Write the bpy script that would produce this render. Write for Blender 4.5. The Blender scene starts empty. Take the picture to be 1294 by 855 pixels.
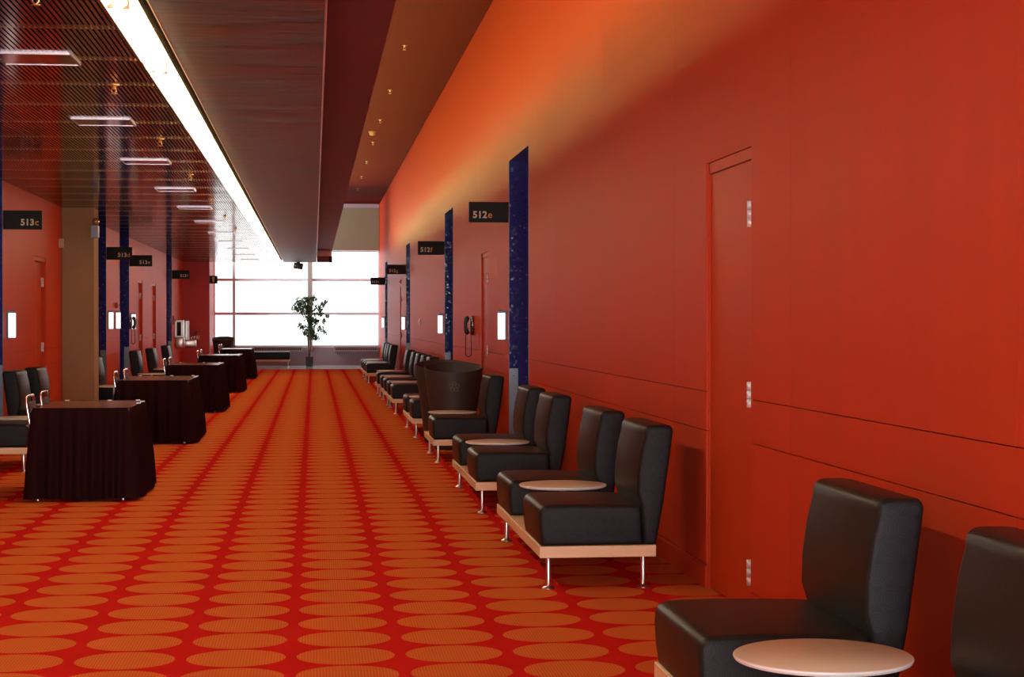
import bpy, bmesh, math, random
from mathutils import Vector, Matrix
random.seed(5)
PI = math.pi
sc = bpy.context.scene
C = sc.collection

# ------------------------------------------------------------------ camera
CAM_H = 1.40
cam_d = bpy.data.cameras.new('camera'); cam = bpy.data.objects.new('camera', cam_d); C.objects.link(cam)
cam_d.sensor_width = 36.0; cam_d.lens = 36.0 * 2200 / 1294; cam_d.clip_end = 300
YAW, PITCH = math.radians(6.483), math.radians(0.586)
cam.location = (0, 0, CAM_H)
cam.rotation_euler = (PI / 2 - PITCH, 0, -YAW)
sc.camera = cam

# ------------------------------------------------------------------ world, light levels, exposure
SKY = 2.6            # overcast side beyond the far window
SKY_FILL = 28.0    # sky boosted behind the camera, added fill through the unseen rear window
TUBE = 27.0
COVE = 82.0
sc.view_settings.view_transform = 'Standard'; sc.view_settings.look = 'None'
sc.view_settings.gamma = 1.0; sc.view_settings.use_curve_mapping = False
sc.view_settings.exposure = 0.0
w = bpy.data.worlds.new('overcast_sky'); sc.world = w; w.use_nodes = True
bg = w.node_tree.nodes['Background']; bg.inputs[0].default_value = (0.95, 0.97, 1.0, 1)
_t = w.node_tree.nodes.new('ShaderNodeTexCoord'); _s = w.node_tree.nodes.new('ShaderNodeSeparateXYZ'); _r = w.node_tree.nodes.new('ShaderNodeMapRange')
w.node_tree.links.new(_t.outputs['Generated'], _s.inputs[0]); w.node_tree.links.new(_s.outputs[1], _r.inputs[0])
_r.interpolation_type = 'SMOOTHSTEP'
for _i, _v in ((1, -.4), (2, .1), (3, SKY_FILL), (4, SKY)): _r.inputs[_i].default_value = _v
w.node_tree.links.new(_r.outputs[0], bg.inputs[1])
pl = bpy.data.lights.new('window_portal', 'AREA'); pl.shape = 'RECTANGLE'; pl.size = 5.2; pl.size_y = 3.0
pl.cycles.is_portal = True
po = bpy.data.objects.new('window_portal', pl); C.objects.link(po)
po.location = (-0.54, 55.25, 2.1); po.rotation_euler = (-PI / 2, 0, 0)   # faces -Y (into the hall)

pl2 = bpy.data.lights.new('rear_window_portal', 'AREA'); pl2.shape = 'RECTANGLE'; pl2.size = 4.6; pl2.size_y = 2.6
pl2.cycles.is_portal = True
po2 = bpy.data.objects.new('rear_window_portal', pl2); C.objects.link(po2)
po2.location = (-.7, -5.25, 1.6); po2.rotation_euler = (PI / 2, 0, 0)     # faces +Y

pl3 = bpy.data.lights.new('fill_window_portal', 'AREA'); pl3.shape = 'RECTANGLE'; pl3.size = 1.25; pl3.size_y = 6.2
pl3.cycles.is_portal = True
po3 = bpy.data.objects.new('fill_window_portal', pl3); C.objects.link(po3)
po3.location = (-3.4, 51.6, 4.32); po3.rotation_euler = (0, -PI / 2, 0)     # faces +X

# ------------------------------------------------------------------ dimensions
XR, XL = 2.04, -3.5
ZH, ZL = 5.06, 2.98          # high ceiling, low slatted ceiling
YB, YE = -5.0, 55.0          # wall behind the camera, window wall
YLOW = 47.5                  # end of the low ceiling and of the soffit

# ------------------------------------------------------------------ helpers: meshes
def link(o, parent=None):
    C.objects.link(o)
    if parent: o.parent = parent
    return o
def box(bm, x0, x1, y0, y1, z0, z1, mi=0):
    vs = [bm.verts.new(p) for p in ((x0,y0,z0),(x1,y0,z0),(x1,y1,z0),(x0,y1,z0),(x0,y0,z1),(x1,y0,z1),(x1,y1,z1),(x0,y1,z1))]
    for q in ((0,3,2,1),(4,5,6,7),(0,1,5,4),(1,2,6,5),(2,3,7,6),(3,0,4,7)):
        f = bm.faces.new([vs[i] for i in q]); f.material_index = mi
    return vs
def bbox(bm, x0, x1, y0, y1, z0, z1, r=.005, seg=2, mi=0):
    b2 = bmesh.new(); box(b2, x0, x1, y0, y1, z0, z1, mi)
    bmesh.ops.bevel(b2, geom=b2.edges[:], offset=r, segments=seg, affect='EDGES', profile=.5)
    for f in b2.faces: f.material_index = mi
    merge(bm, b2)
def merge(bm, b2, M=None):
    if M is not None: bmesh.ops.transform(b2, matrix=M, verts=b2.verts[:])
    m = bpy.data.meshes.new('tmp'); b2.to_mesh(m); b2.free(); bm.from_mesh(m); bpy.data.meshes.remove(m)
def lathe(bm, prof, c=(0,0,0), n=32, axis='Z', mi=0, smooth=True):
    rings = []
    for (r, z) in prof:
        ring = []
        if r < 1e-6:
            p = (0, 0, z); ring = [bm.verts.new(place(p, c, axis))]
        else:
            for i in range(n):
                a = 2 * PI * i / n
                ring.append(bm.verts.new(place((r*math.cos(a), r*math.sin(a), z), c, axis)))
        rings.append(ring)
    for a, b in zip(rings[:-1], rings[1:]):
        for i in range(n):
            j = (i + 1) % n
            if len(a) == 1 and len(b) == 1: continue
            if len(a) == 1: f = bm.faces.new((a[0], b[j], b[i]))
            elif len(b) == 1: f = bm.faces.new((a[i], a[j], b[0]))
            else: f = bm.faces.new((a[i], a[j], b[j], b[i]))
            f.material_index = mi; f.smooth = smooth
def place(p, c, axis):
    x, y, z = p
    if axis == 'X': x, y, z = z, x, y
    elif axis == 'Y': x, y, z = x, z, y
    return (c[0]+x, c[1]+y, c[2]+z)
def tube(bm, pts, r, n=10, closed=False, mi=0, caps=True):
    pts = [Vector(p) for p in pts]; rings = []; up = None
    N = len(pts)
    for i, p in enumerate(pts):
        if closed: d = pts[(i+1) % N] - pts[i-1]
        else: d = pts[min(i+1, N-1)] - pts[max(i-1, 0)]
        d.normalize()
        if up is None:
            up = Vector((0,0,1)) if abs(d.z) < .9 else Vector((1,0,0))
        s = d.cross(up); s.normalize(); up = s.cross(d); up.normalize()
        rr = r[i] if isinstance(r, (list, tuple)) else r
        rings.append([bm.verts.new(p + rr*(math.cos(2*PI*k/n)*s + math.sin(2*PI*k/n)*up)) for k in range(n)])
    pr = list(zip(rings[:-1], rings[1:]))
    if closed: pr.append((rings[-1], rings[0]))
    for a, b in pr:
        for i in range(n):
            j = (i+1) % n
            f = bm.faces.new((a[i], a[j], b[j], b[i])); f.smooth = True; f.material_index = mi
    if caps and not closed:
        bm.faces.new(rings[0][::-1]).material_index = mi; bm.faces.new(rings[-1]).material_index = mi
def arc(c, r, a0, a1, n, plane='YZ'):
    out = []
    for i in range(n+1):
        a = a0 + (a1-a0)*i/n; u, v = r*math.cos(a), r*math.sin(a)
        out.append((c[0], c[1]+u, c[2]+v) if plane == 'YZ' else ((c[0]+u, c[1], c[2]+v) if plane == 'XZ' else (c[0]+u, c[1]+v, c[2])))
    return out
def prism_y(prof, y0, y1, r=0.0, seg=3):
    """closed (x,z) outline extruded along Y; ends get bevelled rims"""
    bm = bmesh.new()
    a = [bm.verts.new((x, y0, z)) for x, z in prof]; b = [bm.verts.new((x, y1, z)) for x, z in prof]
    n = len(prof)
    ea = bm.faces.new(a); eb = bm.faces.new(b[::-1])
    for i in range(n):
        j = (i+1) % n
        bm.faces.new((a[i], b[i], b[j], a[j]))
    bmesh.ops.recalc_face_normals(bm, faces=bm.faces[:])
    if r > 0:
        ed = list(set(list(ea.edges) + list(eb.edges)))
        bmesh.ops.bevel(bm, geom=ed, offset=r, segments=seg, affect='EDGES', profile=.5)
    return bm
def obj(name, bm, mats, parent=None, smooth=None, recalc=True):
    if recalc: bmesh.ops.recalc_face_normals(bm, faces=bm.faces[:])
    me = bpy.data.meshes.new(name); bm.to_mesh(me); bm.free()
    for m in (mats if isinstance(mats, (list, tuple)) else [mats]): me.materials.append(m)
    o = bpy.data.objects.new(name, me)
    if smooth is not None:
        for p in me.polygons: p.use_smooth = True
        me.set_sharp_from_angle(angle=math.radians(smooth))
    return link(o, parent)
def tag(o, label, cat, group=None, kind=None):
    if label: o['label'] = label
    if cat: o['category'] = cat
    if group: o['group'] = group
    if kind: o['kind'] = kind
    return o
def thing(name, label, cat, loc=(0,0,0), rz=0.0, group=None):
    o = bpy.data.objects.new(name, None); o.empty_display_size = .1; C.objects.link(o)
    o.location = loc; o.rotation_euler = (0, 0, rz)
    return tag(o, label, cat, group)
def struct(name, bm, mats, parent=None, **k):
    o = obj(name, bm, mats, parent, **k)
    if not parent: o['kind'] = 'structure'
    return o
def dup(root, loc, rz=None, label=None, group=None):
    r = root.copy(); C.objects.link(r); r.location = loc
    if rz is not None: r.rotation_euler = (0, 0, rz)
    if label: r['label'] = label
    if group: r['group'] = group
    for ch in list(root.children):
        c = ch.copy(); C.objects.link(c); c.parent = r
        for g in ch.children:
            d = g.copy(); C.objects.link(d); d.parent = c
    return r
ORD = ['', 'first', 'second', 'third', 'fourth', 'fifth', 'sixth', 'seventh', 'eighth', 'ninth', 'tenth', 'eleventh', 'twelfth',
       'thirteenth', 'fourteenth', 'fifteenth', 'sixteenth', 'seventeenth', 'eighteenth', 'nineteenth', 'twentieth', 'twenty-first', 'twenty-second', 'twenty-third']

# ------------------------------------------------------------------ helpers: materials
def mat(name, col, rough=.5, metal=0.0, spec=.5, bump=0.0, bscale=60.0, var=0.0, vscale=3.0, vstretch=(1,1,1), coat=0.0, emit=None, estr=0.0):
    m = bpy.data.materials.new(name); m.use_nodes = True
    nt = m.node_tree; b = nt.nodes['Principled BSDF']; L = nt.links
    b.inputs['Base Color'].default_value = (*col, 1); b.inputs['Roughness'].default_value = rough
    b.inputs['Metallic'].default_value = metal; b.inputs['Specular IOR Level'].default_value = spec
    b.inputs['Coat Weight'].default_value = coat
    if emit: b.inputs['Emission Color'].default_value = (*emit, 1); b.inputs['Emission Strength'].default_value = estr
    tc = nt.nodes.new('ShaderNodeTexCoord')
    if var > 0:
        mp = nt.nodes.new('ShaderNodeMapping'); mp.inputs['Scale'].default_value = vstretch
        nz = nt.nodes.new('ShaderNodeTexNoise'); nz.inputs['Scale'].default_value = vscale; nz.inputs['Detail'].default_value = 5
        L.new(tc.outputs['Object'], mp.inputs[0]); L.new(mp.outputs[0], nz.inputs['Vector'])
        hs = nt.nodes.new('ShaderNodeMix'); hs.data_type = 'RGBA'
        hs.inputs[6].default_value = (*[c*(1-var) for c in col], 1); hs.inputs[7].default_value = (*[min(1, c*(1+var)) for c in col], 1)
        L.new(nz.outputs[0], hs.inputs[0]); L.new(hs.outputs[2], b.inputs['Base Color'])
    if bump > 0:
        n2 = nt.nodes.new('ShaderNodeTexNoise'); n2.inputs['Scale'].default_value = bscale
        bp = nt.nodes.new('ShaderNodeBump'); bp.inputs['Strength'].default_value = bump; bp.inputs['Distance'].default_value = .01
        L.new(tc.outputs['Object'], n2.inputs['Vector']); L.new(n2.outputs[0], bp.inputs['Height']); L.new(bp.outputs[0], b.inputs['Normal'])
    return m
class G:
    """small node-graph helper"""
    def __init__(s, name):
        s.m = bpy.data.materials.new(name); s.m.use_nodes = True; s.nt = s.m.node_tree; s.b = s.nt.nodes['Principled BSDF']
    def n(s, t, **k):
        x = s.nt.nodes.new(t)
        for a, v in k.items(): setattr(x, a, v)
        return x
    def l(s, a, b): s.nt.links.new(a, b)
    def math(s, op, a, b=None, c=None):
        x = s.n('ShaderNodeMath', operation=op)
        for i, v in enumerate((a, b, c)):
            if v is None: continue
            if isinstance(v, (int, float)): x.inputs[i].default_value = v
            else: s.l(v, x.inputs[i])
        return x.outputs[0]
    def mix(s, f, a, b):
        x = s.n('ShaderNodeMix', data_type='RGBA')
        for i, v in ((0, f), (6, a), (7, b)):
            if isinstance(v, tuple): x.inputs[i].default_value = (*v, 1)
            elif isinstance(v, (int, float)): x.inputs[i].default_value = v
            else: s.l(v, x.inputs[i])
        return x.outputs[2]
    def xyz(s, kind='Object'):
        tc = s.n('ShaderNodeTexCoord'); sp = s.n('ShaderNodeSeparateXYZ'); s.l(tc.outputs[kind], sp.inputs[0]); return tc.outputs[kind], sp.outputs

RED = (0.50, 0.048, 0.016)
def paint_mat():
    g = G('red_lacquered_wall'); P, (x, y, z) = g.xyz()
    mp = g.n('ShaderNodeMapping'); mp.inputs['Scale'].default_value = (1, 2.2, .12); g.l(P, mp.inputs[0])
    nz = g.n('ShaderNodeTexNoise'); nz.inputs['Scale'].default_value = 3.0; nz.inputs['Detail'].default_value = 4; g.l(mp.outputs[0], nz.inputs['Vector'])
    g.l(g.mix(nz.outputs[0], tuple(c*.9 for c in RED), tuple(c*1.1 for c in RED)), g.b.inputs['Base Color'])
    g.b.inputs['Roughness'].default_value = .38
    g.l(g.math('MULTIPLY_ADD', nz.outputs[0], .10, .42), g.b.inputs['Roughness']); g.b.inputs['Specular IOR Level'].default_value = .05
    bp = g.n('ShaderNodeBump'); bp.inputs['Strength'].default_value = .03; bp.inputs['Distance'].default_value = .01
    g.l(nz.outputs[0], bp.inputs['Height']); g.l(bp.outputs[0], g.b.inputs['Normal'])
    return g.m
M_wall = paint_mat()
M_door = mat('red_door_paint', (.49, .050, .013), .42, spec=.06, var=.06, vscale=1.2, vstretch=(1,1,.3))
M_groove = mat('panel_joint_dark', (.12, .01, .008), .6)
M_pier = mat('deep_red_wall', (.42, .012, .01), .5, var=.05)

def carpet_mat():
    g = G('oval_pattern_carpet'); P, (x, y, z) = g.xyz()
    PX, PY, X0, Y0 = .4535, .3935, .357 + .4535/2, 7.69
    def cell(v, o, p): # centred coordinate in a cell
        t = g.math('DIVIDE', g.math('SUBTRACT', v, o), p)
        return g.math('MULTIPLY', g.math('SUBTRACT', t, g.math('ROUND', t)), p)
    u = g.math('DIVIDE', cell(x, X0, PX), .2035); v = g.math('DIVIDE', cell(y, Y0, PY), .184)
    d = g.math('ADD', g.math('MULTIPLY', u, u), g.math('MULTIPLY', v, v))
    nz = g.n('ShaderNodeTexNoise'); nz.inputs['Scale'].default_value = 260.0; nz.inputs['Detail'].default_value = 2; g.l(P, nz.inputs['Vector'])
    d = g.math('ADD', d, g.math('MULTIPLY', g.math('SUBTRACT', nz.outputs[0], .5), .12))
    inside = g.math('LESS_THAN', d, 1.0)
    # woven ribs inside the ovals
    rib = g.math('MULTIPLY', g.math('ADD', g.math('SINE', g.math('MULTIPLY', x, 2*PI/.0125)), g.math('SINE', g.math('MULTIPLY', y, 2*PI/.0125))), .25)
    rib = g.math('ADD', rib, .5)
    orange = g.mix(rib, (.54, .095, .020), (.70, .205, .050))
    n2 = g.n('ShaderNodeTexNoise'); n2.inputs['Scale'].default_value = 2.0; n2.inputs['Detail'].default_value = 3; g.l(P, n2.inputs['Vector'])
    red = g.mix(n2.outputs[0], (.52, .014, .012), (.63, .023, .016))
    g.l(g.mix(inside, red, orange), g.b.inputs['Base Color'])
    g.b.inputs['Roughness'].default_value = 1.0; g.b.inputs['Specular IOR Level'].default_value = 0.0
    bp = g.n('ShaderNodeBump'); bp.inputs['Strength'].default_value = .25; bp.inputs['Distance'].default_value = .004
    g.l(nz.outputs[0], bp.inputs['Height']); g.l(bp.outputs[0], g.b.inputs['Normal'])
    return g.m
M_carpet = carpet_mat()

def tile_mat():
    g = G('blue_mosaic_tile'); P, (x, y, z) = g.xyz('Object')
    s = .0215
    a = g.math('ADD', x, y)        # the reveals face +-Y, headers face -Z: x + y runs across each of them
    cu = g.math('DIVIDE', a, s); cv = g.math('DIVIDE', z, s)
    fu, fv = g.math('FRACT', cu), g.math('FRACT', cv)
    grout = g.math('MAXIMUM', g.math('LESS_THAN', fu, .12), g.math('LESS_THAN', fv, .12))
    cb = g.n('ShaderNodeCombineXYZ'); g.l(g.math('FLOOR', cu), cb.inputs[0]); g.l(g.math('FLOOR', cv), cb.inputs[1])
    wn = g.n('ShaderNodeTexWhiteNoise', noise_dimensions='3D'); g.l(cb.outputs[0], wn.inputs['Vector'])
    glint = g.math('GREATER_THAN', wn.outputs[0], .98)
    body = g.mix(wn.outputs[0], (.012, .014, .15), (.028, .032, .30))
    body = g.mix(g.math('MULTIPLY', glint, .35), body, (.3, .33, .5))  # lamp glints put into the colour of a few scattered tiles
    g.l(g.mix(grout, body, (.035, .035, .10)), g.b.inputs['Base Color'])
    g.b.inputs['Roughness'].default_value = .12
    # each little tile sits at its own slight tilt
    vm = g.n('ShaderNodeVectorMath', operation='SUBTRACT'); g.l(wn.outputs[1], vm.inputs[0]); vm.inputs[1].default_value = (.5, .5, .5)
    vs = g.n('ShaderNodeVectorMath', operation='SCALE'); g.l(vm.outputs[0], vs.inputs[0]); vs.inputs['Scale'].default_value = .11
    ge = g.n('ShaderNodeNewGeometry'); va = g.n('ShaderNodeVectorMath', operation='ADD'); g.l(ge.outputs['Normal'], va.inputs[0]); g.l(vs.outputs[0], va.inputs[1])
    vn = g.n('ShaderNodeVectorMath', operation='NORMALIZE'); g.l(va.outputs[0], vn.inputs[0]); g.l(vn.outputs[0], g.b.inputs['Normal'])
    return g.m
M_tile = tile_mat()

def fabric_side_mat():
    """dark fabric woven with overlapping rings"""
    g = G('ring_patterned_fabric'); P, (x, y, z) = g.xyz()
    s = .085
    row = g.math('FLOOR', g.math('DIVIDE', z, s*.86))
    off = g.math('MULTIPLY', g.math('MODULO', g.math('ABSOLUTE', row), 2.0), .5)
    u = g.math('SUBTRACT', g.math('FRACT', g.math('ADD', g.math('DIVIDE', x, s), off)), .5)
    v = g.math('MULTIPLY', g.math('SUBTRACT', g.math('FRACT', g.math('DIVIDE', z, s*.86)), .5), .86)
    d = g.math('SQRT', g.math('ADD', g.math('MULTIPLY', u, u), g.math('MULTIPLY', v, v)))
    r = g.math('MULTIPLY_ADD', g.math('SINE', g.math('MULTIPLY', d, 2*PI/.11)), .5, .5)
    r = g.math('MULTIPLY', r, g.math('LESS_THAN', d, .5))
    g.l(g.mix(r, (.009, .011, .014), (.017, .020, .025)), g.b.inputs['Base Color'])
    g.b.inputs['Roughness'].default_value = .6; g.b.inputs['Specular IOR Level'].default_value = .25
    g.b.inputs['Sheen Weight'].default_value = .05; g.b.inputs['Sheen Roughness'].default_value = .4
    nz = g.n('ShaderNodeTexNoise'); nz.inputs['Scale'].default_value = 400.0; g.l(P, nz.inputs['Vector'])
    bp = g.n('ShaderNodeBump'); bp.inputs['Strength'].default_value = .15; bp.inputs['Distance'].default_value = .003
    g.l(g.math('ADD', nz.outputs[0], r), bp.inputs['Height']); g.l(bp.outputs[0], g.b.inputs['Normal'])
    return g.m
M_side = fabric_side_mat()
M_vinyl = mat('black_satin_upholstery', (.012, .013, .010), .40, spec=.22, bump=.12, bscale=220, var=.15, vscale=30)
M_maple = mat('pale_maple', (.76, .53, .31), .42, var=.08, vscale=4, vstretch=(1, 1, 12), spec=.4)
M_top = mat('cream_laminate', (.64, .56, .40), .35, spec=.35)
M_topedge = mat('white_table_edge', (.80, .76, .72), .35)
M_steel = mat('brushed_steel', (.62, .59, .56), .28, metal=1.0)
M_hinge = mat('satin_hinge_steel', (.72, .70, .68), .35, metal=.35)
M_rim = mat('fixture_rim', (.42, .38, .40), .3, metal=.9)
M_guard = mat('dull_steel_guard', (.20, .21, .24), .35, metal=.8)
M_chrome = mat('chrome', (.8, .78, .75), .12, metal=1.0)
M_tub = mat('dark_brown_fibreglass', (.035, .022, .017), .55, bump=.25, bscale=90, var=.2, vscale=12)
M_tubin = mat('brown_tub_inside', (.07, .045, .028), .6)
M_liner = mat('blue_grey_liner', (.05, .10, .16), .4)
M_emblem = mat('worn_emblem', (.24, .20, .17), .6)
M_black = mat('black_plastic', (.012, .012, .012), .4)
M_sign = mat('black_sign_board', (.010, .011, .010), .6, spec=.25)
M_cream = mat('cream_lettering', (.62, .56, .45), .6)
M_orange = mat('orange_lettering', (.72, .30, .02), .6)
M_skirt = mat('burgundy_skirt_cloth', (.036, .0058, .0085), .8, spec=.2, bump=.2, bscale=300, var=.2, vscale=6)
M_ttop = mat('brown_laminate_top', (.20, .075, .034), .25, var=.25, vscale=3, vstretch=(6,1,1), spec=.6)
M_white = mat('white_panel_lit', (.9, .9, .9), .5, emit=(.86, .95, .97), estr=1.0)
M_greybox = mat('blue_grey_metal', (.15, .16, .19), .4, metal=.5)
M_concrete = mat('bare_concrete', (.30, .19, .095), .85, bump=.3, bscale=25, var=.15, vscale=2)
M_beige = mat('beige_plastic', (.50, .36, .25), .5)
M_redplastic = mat('red_plastic', (.45, .05, .04), .4)
M_pad = mat('mauve_chair_pad', (.060, .045, .050), .8)
M_mull = mat('window_frame_taupe', (.42, .37, .33), .5)
M_mullg = mat('window_bar_grey', (.82, .82, .88), .45)
M_lowwall = mat('mauve_grey_wall', (.34, .27, .29), .6)
M_grille = mat('convector_metal', (.5, .44, .44), .45, metal=.1)
M_dark = mat('dark_slot', (.010, .009, .009), .7)
M_shade = mat('olive_grey_shade_cloth', (.22, .18, .11), .85, var=.05)
M_ceilh = mat('dark_red_ceiling', (.12, .012, .007), .8, spec=.03, var=.08, vscale=.7)
M_purple = mat('plum_soffit', (.25, .13, .17), .6, spec=.15, var=.05, vscale=.8)
M_tubeglow = mat('fluorescent_tube_lit', (.9, .9, .9), .5, emit=(1, .78, .50), estr=TUBE)
M_cove = mat('cove_tube_lit', (.9, .9, .9), .5, emit=(.82, 1, .36), estr=COVE)
M_trough = mat('white_reflector', (.85, .82, .76), .5)
M_cap = mat('lamp_holder_cream', (.55, .42, .25), .5)
M_gold = mat('brass_edge', (.75, .52, .24), .3, metal=1.0)
M_stonefloor = mat('pale_blue_floor_tile', (.55, .72, .80), .12, spec=.8)
M_leaf = mat('ficus_leaf', (.045, .12, .022), .5, var=.4, vscale=8)
M_bark = mat('ficus_bark', (.12, .085, .055), .85)
M_ext = mat('extinguisher_red', (.40, .02, .015), .3)
M_label = mat('tan_label', (.55, .30, .16), .6)
M_amber = mat('amber_glass_ball', (.55, .33, .12), .12, metal=.7)
M_white2 = mat('off_white_metal', (.85, .84, .76), .45)
M_back = mat('plenum_dark', (.02, .008, .006), .9)

def slat_mat():
    g = G('dark_mirror_slat'); P, _ = g.xyz()
    g.b.inputs['Base Color'].default_value = (.42, .30, .26, 1); g.b.inputs['Metallic'].default_value = 1.0; g.b.inputs['Roughness'].default_value = .13
    nz = g.n('ShaderNodeTexNoise'); nz.inputs['Scale'].default_value = .55; nz.inputs['Detail'].default_value = 2; g.l(P, nz.inputs['Vector'])
    bp = g.n('ShaderNodeBump'); bp.inputs['Strength'].default_value = .22; bp.inputs['Distance'].default_value = .05
    g.l(nz.outputs[0], bp.inputs['Height']); g.l(bp.outputs[0], g.b.inputs['Normal'])
    return g.m
M_slat = slat_mat()
def bronze_mat():
    g = G('streaked_bronze_sheet'); P, _ = g.xyz()
    mp = g.n('ShaderNodeMapping'); mp.inputs['Scale'].default_value = (.7, 2.4, 1); g.l(P, mp.inputs[0])
    nz = g.n('ShaderNodeTexNoise'); nz.inputs['Scale'].default_value = 1.6; nz.inputs['Detail'].default_value = 7; nz.inputs['Roughness'].default_value = .65; g.l(mp.outputs[0], nz.inputs['Vector'])
    cr = g.n('ShaderNodeMapRange'); g.l(nz.outputs[0], cr.inputs[0]); cr.inputs[1].default_value = .34; cr.inputs[2].default_value = .68
    g.l(g.mix(cr.outputs[0], (.006, .003, .002), (.19, .092, .058)), g.b.inputs['Base Color'])
    g.b.inputs['Metallic'].default_value = .8; g.b.inputs['Specular IOR Level'].default_value = .35
    g.l(g.math('MULTIPLY_ADD', nz.outputs[0], .35, .26), g.b.inputs['Roughness'])
    bp = g.n('ShaderNodeBump'); bp.inputs['Strength'].default_value = .5; bp.inputs['Distance'].default_value = .02
    g.l(nz.outputs[0], bp.inputs['Height']); g.l(bp.outputs[0], g.b.inputs['Normal'])
    return g.m
M_bronze = bronze_mat()
def glass_mat():
    m = bpy.data.materials.new('window_glass'); m.use_nodes = True; nt = m.node_tree
    nt.nodes.remove(nt.nodes['Principled BSDF']); out = nt.nodes['Material Output']
    t = nt.nodes.new('ShaderNodeBsdfTransparent'); gl = nt.nodes.new('ShaderNodeBsdfGlossy'); gl.inputs['Roughness'].default_value = .02
    mx = nt.nodes.new('ShaderNodeMixShader'); mx.inputs[0].default_value = .06
    nt.links.new(t.outputs[0], mx.inputs[1]); nt.links.new(gl.outputs[0], mx.inputs[2]); nt.links.new(mx.outputs[0], out.inputs[0])
    return m
M_glass = glass_mat()

# ================================================================== STRUCTURE
bm = bmesh.new(); box(bm, XL-.6, XR+.6, YB-.2, 50.8, -.1, 0)
struct('floor', bm, M_carpet)
bm = bmesh.new(); box(bm, XL-.6, XR+.6, 50.8, YE+.3, -.1, 0)
struct('floor_by_window', bm, M_stonefloor)

# ---- side walls, cut by tiled recesses and doors
NICHE_R = [(16.54, 18.22), (25.67, 27.30), (37.25, 38.84), (48.81, 50.43)]
DOOR_R = [(8.0, 8.94), (20.45, 21.28), (40.72, 41.6)]
NICHE_L = [(18.55, 20.21), (28.48, 30.08), (32.13, 33.76), (42.14, 43.77)]
DOOR_L = [(22.5, 23.42), (35.4, 36.36), (38.45, 39.42)]
NZ, DZ, DEEP = 3.08, 2.22, .5
JOINTS = [.125, .825, 1.03]
def side_wall(name, X, sgn, niches, doors, y0, y1, ztop):
    """X: visible face; sgn +1 = the wall lies at larger x. Panels 14 mm proud of a dark backing, 4 mm joints."""
    bm = bmesh.new()
    ops = sorted([(a, b, NZ) for a, b in niches] + [(a, b, DZ) for a, b in doors])
    def pan(ya, yb, za, zb, seams=True):
        cuts = [ya]; k = math.ceil(ya/2.44)*2.44
        while k < yb - .2:
            if k > ya + .2: cuts.append(k)
            k += 2.44
        cuts.append(yb)
        zs = [za] + [j for j in JOINTS if za + .05 < j < zb - .05] + [zb]
        for i in range(len(cuts)-1):
            for j in range(len(zs)-1):
                g0 = .0012 if i > 0 else 0; g1 = .0012 if i < len(cuts)-2 else 0
                h0 = .0022 if j > 0 else 0; h1 = .0022 if j < len(zs)-2 else 0
                xs = sorted((X, X + sgn*.014))
                box(bm, xs[0], xs[1], cuts[i]+g0, cuts[i+1]-g1, zs[j]+h0, zs[j+1]-h1, 0)
    def back(ya, yb, za, zb):
        xs = sorted((X + sgn*.014, X + sgn*.20)); box(bm, xs[0], xs[1], ya, yb, za, zb, 1)
    y = y0
    for a, b, z in ops:
        pan(y, a, 0, ztop); back(y, a, 0, ztop); pan(a, b, z, ztop); back(a, b, z, ztop); y = b
    pan(y, y1, 0, ztop); back(y, y1, 0, ztop)
    return struct(name, bm, [M_wall, M_groove])
side_wall('wall_right', XR, 1, NICHE_R, DOOR_R, YB, YE, ZH)
side_wall('wall_left', XL, -1, NICHE_L, DOOR_L, YB, YLOW, ZH)

n_door = [0]; n_trim = [0]
def niche(X, sgn, a, b):
    """tiled recess: two reveals and a header in blue mosaic, metal corner trim; a pair of doors at its back"""
    n_trim[0] += 1
    bm = bmesh.new()
    x0, x1 = sorted((X + sgn*.002, X + sgn*DEEP))
    box(bm, x0, x1, a-.03, a+.005, 0, NZ+.03); box(bm, x0, x1, b-.005, b+.03, 0, NZ+.03); box(bm, x0, x1, a, b, NZ-.005, NZ+.03)
    struct('trim_%d' % n_trim[0], bm, M_tile)
    n_trim[0] += 1
    bm = bmesh.new()
    xa, xb = sorted((X - sgn*.003, X + sgn*.004))
    for yy in (a, b): box(bm, xa, xb, yy-.004, yy+.004, 0, NZ)
    struct('trim_%d' % n_trim[0], bm, M_greybox)
    n_door[0] += 1
    bm = bmesh.new(); xs = sorted((X + sgn*(DEEP-.05), X + sgn*DEEP)); m = (a+b)/2
    box(bm, xs[0], xs[1], a+.007, m-.003, 0.004, NZ-.008); box(bm, xs[0], xs[1], m+.003, b-.007, 0.004, NZ-.008)
    d = struct('door_%d' % n_door[0], bm, M_door)
    for s in (-1, 1):
        hb = bmesh.new(); xx = X + sgn*(DEEP-.05)
        tube(hb, [(xx, m+s*.12, .9), (xx - sgn*.05, m+s*.12, .92), (xx - sgn*.05, m+s*.12, 1.23), (xx, m+s*.12, 1.25)], .010, 8)
        obj('door_handle', hb, M_steel, d)
for a, b in NICHE_R: niche(XR, 1, a, b)
for a, b in NICHE_L: niche(XL, -1, a, b)

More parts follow.
